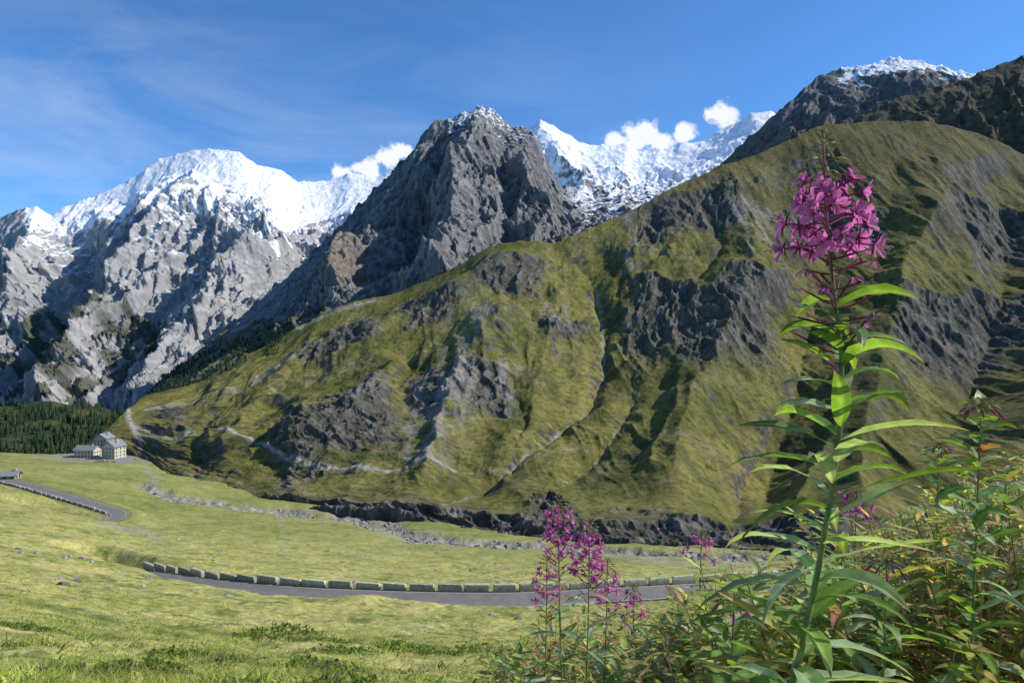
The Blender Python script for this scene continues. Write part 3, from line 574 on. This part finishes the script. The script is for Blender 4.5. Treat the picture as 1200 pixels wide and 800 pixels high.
def templ(kind):
    mb=MB()
    if kind in(0,1):
        pth=[(0,0,0),(.02,.01,.35),(.0,.02,.7),(random.uniform(-.06,.06),0,1)]; p=spline(pth,6)
        red=kind==1; mb.tube(p,np.linspace(.004,.0012,len(p)),[.28,.11,.09] if red else [.2,.23,.08],2,5)
        az=0
        for i in range(60):
            q=.25+.75*i/60; az+=2.4; o=np.array([np.interp(q,p[:,2],p[:,k_]) for k_ in range(3)]); g=np.array([.16,.24,.05])*random.uniform(.6,1.4)
            if random.random()<(.4 if red else .1): g=np.array([.38,.30,.09])*random.uniform(.6,1.1) if random.random()<.7 else np.array([.3,.12,.08])
            if random.random()<.28: g=np.array([.32,.37,.27])
            leaf(mb,o,az,random.uniform(.2,1.1),random.uniform(.07,.125)*(1-.5*sst(.85,1,q)),.017*random.uniform(.7,1.3),random.uniform(.3,1.5),g,ns=7,nw=3,twist=random.uniform(-.9,.9),curl=random.uniform(-.5,.5))
    elif kind==2:
        for b_ in range(7):
            a=random.random()*6.28; sp=random.uniform(.05,.22); h=random.uniform(.75,1.0)
            p=spline([(0,0,.1),(np.cos(a)*sp*.4,np.sin(a)*sp*.4,h*.5),(np.cos(a)*sp,np.sin(a)*sp,h)],5)
            mb.tube(p,np.linspace(.0022,.0008,len(p)),[.32,.21,.12],2,4)
            for i in range(38):
                q=random.uniform(.35,1); o=np.array([np.interp(q*h,p[:,2],p[:,k_]) for k_ in range(3)]); c=np.array(random.choice([(.38,.26,.13),(.28,.19,.10),(.36,.35,.12),(.19,.25,.06)]))*random.uniform(.7,1.3)
                leaf(mb,o,random.random()*6.28,random.uniform(0,1.2),random.uniform(.018,.05),random.uniform(.006,.013),random.uniform(-.5,1),c,ns=4,nw=3)
    else:
        for b_ in range(9):
            a=random.random()*6.28; sp=random.uniform(.05,.3); h=random.uniform(.6,1.0)
            p=spline([(0,0,.0),(np.cos(a)*sp*.6,np.sin(a)*sp*.6,h*.5),(np.cos(a)*sp,np.sin(a)*sp,h)],5)
            mb.tube(p,np.linspace(.003,.001,len(p)),[.22,.2,.1],2,4)
            for i in range(48):
                q=random.uniform(.15,1); o=np.array([np.interp(q*h,p[:,2],p[:,k_]) for k_ in range(3)]); c=np.array(random.choice([(.22,.29,.06),(.15,.23,.045),(.32,.33,.08),(.31,.26,.08)]))*random.uniform(.7,1.3)
                leaf(mb,o,random.random()*6.28,random.uniform(-.2,1.1),random.uniform(.03,.075),random.uniform(.010,.02),random.uniform(0,1.2),c,ns=5,nw=3)
    return mb.arr()
TP=[templ(0),templ(0),templ(1),templ(1),templ(2),templ(2),templ(3),templ(3)]
Vs=[];Qs=[];Cs=[];Ms=[];o=0
tops=([580,620,680,740,800,860,920,980,1040,1100,1150,1200,1300,1500],[785,745,740,715,700,690,685,665,630,595,570,545,525,520])
for i in range(450):
    d=random.uniform(1.1,4.0); u=random.uniform(600,1330) if i<250 else random.uniform(800,1330)
    if d<1.7 and u<860: d+=1
    vt=np.interp(u,*tops)+abs(random.gauss(0,1))*28+ (6 if random.random()<.75 else -15)
    x=hp(u,d); zb=gz(x,d)-.02; zt=(400-vt)/FP*d; H=np.clip(zt-zb,.35,1.75)
    r=random.random(); k_=random.choice([0,1,0,2,3]) if r<.55 else (random.choice([4,5]) if r<.75 else random.choice([6,7]))
    if u>1050 and random.random()<.5: k_=random.choice([4,5,6,4,5])
    V,Q,C,M=TP[k_]; a=random.random()*6.28; ca,sa=math.cos(a),math.sin(a); wsc=random.uniform(.85,1.2)
    W=np.stack([(V[:,0]*ca-V[:,1]*sa)*wsc+x,(V[:,0]*sa+V[:,1]*ca)*wsc+d,V[:,2]*H+zb],-1); W[:,0]+=(V[:,2]**2)*random.uniform(-.1,.1)
    Vs.append(W);Qs.append(Q+o);Cs.append(C*random.uniform(.8,1.25));Ms.append(M);o+=len(V)
make_mesh("weed_thicket",np.concatenate(Vs),np.concatenate(Qs),np.concatenate(Cs),PM,np.concatenate(Ms))
def blades(name,n,yfun,hgt,wd,cols=None,xr=1.0,lean=1.1,sc_=2.5):
    y=yfun(n); x=(rng.random(n)*2-1)*(y*.95+4)*xr
    dens=fbm(x/sc_,y/sc_,4,700); keep=(rng.random(n)<np.clip(.5+dens*1.8,.04,1)); x=x[keep];y=y[keep]; n=len(x); dens=dens[keep]
    z=hG(x,y)-.01; a=rng.random(n)*2*np.pi; h=hgt*(.5+rng.random(n))*(1+.9*dens); ln=(rng.random((n,2))-.5)*h[:,None]*lean*1.6; w=wd*(.6+rng.random(n)*.8)
    dx=np.cos(a)*w; dy=np.sin(a)*w
    V=np.empty((n,6,3)); V[:,0]=np.c_[x-dx,y-dy,z]; V[:,1]=np.c_[x+dx,y+dy,z]
    V[:,2]=np.c_[x+dx*.8+ln[:,0]*.35,y+dy*.8+ln[:,1]*.35,z+h*.55]; V[:,3]=np.c_[x-dx*.8+ln[:,0]*.35,y-dy*.8+ln[:,1]*.35,z+h*.55]
    V[:,4]=np.c_[x+dx*.1+ln[:,0],y+dy*.1+ln[:,1],z+h*.85]; V[:,5]=np.c_[x-dx*.1+ln[:,0],y-dy*.1+ln[:,1],z+h*.85]
    i=np.arange(n)*6; Q=np.concatenate([np.stack([i,i+1,i+2,i+3],-1),np.stack([i+3,i+2,i+4,i+5],-1)])
    base=np.array(cols)[rng.integers(0,len(cols),n)]*(.65+.7*rng.random(n))[:,None]
    pt=fbm(x/4,y/4,4,710)[:,None]; base=base*(1+.9*np.clip(pt,-.6,.6))
    C=np.repeat(base[:,None],6,1)
    make_mesh(name,V,Q,C,[PM[0]])
GC=[(.27,.32,.06),(.34,.36,.08),(.45,.40,.13),(.52,.46,.2),(.2,.27,.05)]
blades("meadow_grass",150000,lambda n: 2.5*np.exp(rng.random(n)**.8*np.log(48/2.5)),.15,.006,cols=GC)
blades("tall_grass",15000,lambda n: 2.5*np.exp(rng.random(n)**.8*np.log(26/2.5)),.36,.003,cols=[(.56,.47,.22),(.48,.4,.17),(.42,.4,.14)])
blades("meadow_herbs",75000,lambda n: 4*np.exp(rng.random(n)**.6*np.log(75/4)),.12,.028,cols=[(.18,.26,.045),(.24,.32,.06),(.34,.38,.08),(.12,.18,.035)],lean=2.2,sc_=1.6)
mb=MB(); random.seed(9)
for (u,v,d,w,h) in [(340,718,38,3.2,.7),(395,728,30,1.8,.5),(420,775,14,1.5,.35),(300,790,12,1.2,.3),(520,765,15,1.3,.3),(560,722,34,2.2,.6),(480,722,36,2.0,.5),(80,775,13,1.2,.3),(210,735,22,1.4,.35),(600,760,16,1.2,.4),(640,735,24,1.6,.5),(170,770,15,1.1,.25),(30,720,26,1.5,.3),(370,755,19,1.4,.35),(700,722,40,3,.6),(760,716,48,3,.6)]:
    x=hp(u,d)
    for i in range(700):
        r=math.sqrt(random.random()); a=random.random()*6.28; px=x+r*w*math.cos(a)*(1+.3*math.sin(a*3)); py=d+r*w*.6*math.sin(a); pz=gz(px,py)+h*(1-r*r)*random.random()**.5
        s_=.06*w/2+.04; dx_,dy_,dz_=np.random.uniform(-s_,s_,3); e_=np.random.uniform(-s_,s_,3)
        P_=np.array([[[px,py,pz],[px+dx_,py+dy_,pz+dz_]],[[px+e_[0],py+e_[1],pz+abs(e_[2])],[px+dx_+e_[0],py+dy_+e_[1],pz+dz_+abs(e_[2])]]])
        mb.grid(P_,np.array([.12,.16,.035])*random.uniform(.5,1.7),0)
mb.build("low_shrubs",PM)
# ------------------------------------------------------------ light
sv=np.array([.77,.07,.63]); sv/=np.linalg.norm(sv); el=math.asin(sv[2]); az=math.atan2(sv[0],sv[1])
from mathutils import Vector
sl=bpy.data.lights.new("sun",'SUN'); sl.energy=5.0; sl.angle=math.radians(.5); sl.color=(1,.95,.87)
so=bpy.data.objects.new("sun",sl); sc.collection.objects.link(so); so.rotation_euler=Vector(sv).to_track_quat('Z','Y').to_euler()
w=bpy.data.worlds.new("World"); sc.world=w; w.use_nodes=True; nt=w.node_tree; N=nt.nodes; L=nt.links; bg=N["Background"]
sky=N.new("ShaderNodeTexSky"); sky.sky_type='NISHITA'; sky.sun_disc=False; sky.sun_elevation=el; sky.sun_rotation=az; sky.altitude=2300; sky.dust_density=.3; sky.ozone_density=3.0; sky.air_density=1.0
bg.inputs["Strength"].default_value=.135
def M(op,a,b=None,c=None):
    n=N.new("ShaderNodeMath"); n.operation=op
    for i,q in enumerate((a,b,c)):
        if q is None: continue
        if isinstance(q,(int,float)): n.inputs[i].default_value=q
        else: L.new(q,n.inputs[i])
    return n.outputs[0]
tc=N.new("ShaderNodeTexCoord"); sp=N.new("ShaderNodeSeparateXYZ"); L.new(tc.outputs["Generated"],sp.inputs[0])
azn=M('ARCTAN2',sp.outputs[0],sp.outputs[1]); eln=M('ARCSINE',sp.outputs[2])
cb=N.new("ShaderNodeCombineXYZ"); L.new(azn,cb.inputs[0]); L.new(eln,cb.inputs[1])
def ae(u,v):
    x,y,z=(u-600)/FP,1.,(400-v)/FP; return math.atan2(x,y),math.atan2(z,math.hypot(x,y))
acc=None
for (u,v,r,sq) in [(845,136,.024,1.1),(752,160,.032,1.3),(800,158,.022,1.4),(722,165,.020,1.4),(455,183,.024,1.2),(432,200,.022,1.2),(400,203,.016,1.2),(775,166,.030,1.8),(470,178,.016,1.2)]:
    a,e=ae(u,v); dx=M('SUBTRACT',azn,a); dy=M('MULTIPLY',M('SUBTRACT',eln,e),sq); d=M('SQRT',M('ADD',M('MULTIPLY',dx,dx),M('MULTIPLY',dy,dy)))
    val=M('SUBTRACT',1.,M('DIVIDE',d,r)); acc=val if acc is None else M('MAXIMUM',acc,val)
n1=N.new("ShaderNodeTexNoise"); n1.inputs["Scale"].default_value=45; n1.inputs["Detail"].default_value=6; n1.inputs["Roughness"].default_value=.6; L.new(cb.outputs[0],n1.inputs["Vector"])
cu=M('ADD',acc,M('MULTIPLY',M('SUBTRACT',n1.outputs["Fac"],.5),2.2))
mr=N.new("ShaderNodeMapRange"); mr.interpolation_type='SMOOTHSTEP'; mr.inputs[1].default_value=-.05; mr.inputs[2].default_value=.45; L.new(cu,mr.inputs[0])
mp=N.new("ShaderNodeMapping"); mp.inputs["Rotation"].default_value=(0,0,-.35); mp.inputs["Scale"].default_value=(2.2,7,1); L.new(cb.outputs[0],mp.inputs[0])
n2=N.new("ShaderNodeTexNoise"); n2.inputs["Scale"].default_value=1.3; n2.inputs["Detail"].default_value=8; n2.inputs["Roughness"].default_value=.58; n2.inputs["Distortion"].default_value=.6; L.new(mp.outputs[0],n2.inputs["Vector"])
m2=N.new("ShaderNodeMapRange"); m2.inputs[1].default_value=.42; m2.inputs[2].default_value=.85; m2.inputs[4].default_value=.6; L.new(n2.outputs["Fac"],m2.inputs[0])
m3=N.new("ShaderNodeMapRange"); m3.inputs[1].default_value=.35; m3.inputs[2].default_value=-.45; L.new(azn,m3.inputs[0])
m4=N.new("ShaderNodeMapRange"); m4.inputs[1].default_value=.50; m4.inputs[2].default_value=.25; L.new(eln,m4.inputs[0])
ci=M('MULTIPLY',m2.outputs[0],M('MULTIPLY',m3.outputs[0],m4.outputs[0]))
tint=N.new("ShaderNodeMix"); tint.data_type='RGBA'; tint.blend_type='MULTIPLY'; tint.inputs[0].default_value=1; L.new(sky.outputs[0],tint.inputs[6]); tint.inputs[7].default_value=(.66,1.08,1.42,1)
a1=N.new("ShaderNodeMix"); a1.data_type='RGBA'; L.new(ci,a1.inputs[0]); L.new(tint.outputs[2],a1.inputs[6]); a1.inputs[7].default_value=(5,5.9,7.2,1)
a2=N.new("ShaderNodeMix"); a2.data_type='RGBA'; L.new(mr.outputs[0],a2.inputs[0]); L.new(a1.outputs[2],a2.inputs[6]); a2.inputs[7].default_value=(7,7.2,7.5,1)
L.new(a2.outputs[2],bg.inputs["Color"])
# ------------------------------------------------------------ camera
cd=bpy.data.cameras.new("camera"); co=bpy.data.objects.new("camera",cd); sc.collection.objects.link(co); co.location=(0,0,0); co.rotation_euler=(math.pi/2,0,0)
cd.sensor_width=36; cd.lens=36*FP/1200; cd.clip_start=.05; cd.clip_end=30000; sc.camera=co
sc.view_settings.view_transform='Standard'; sc.view_settings.look='None'; sc.view_settings.exposure=0
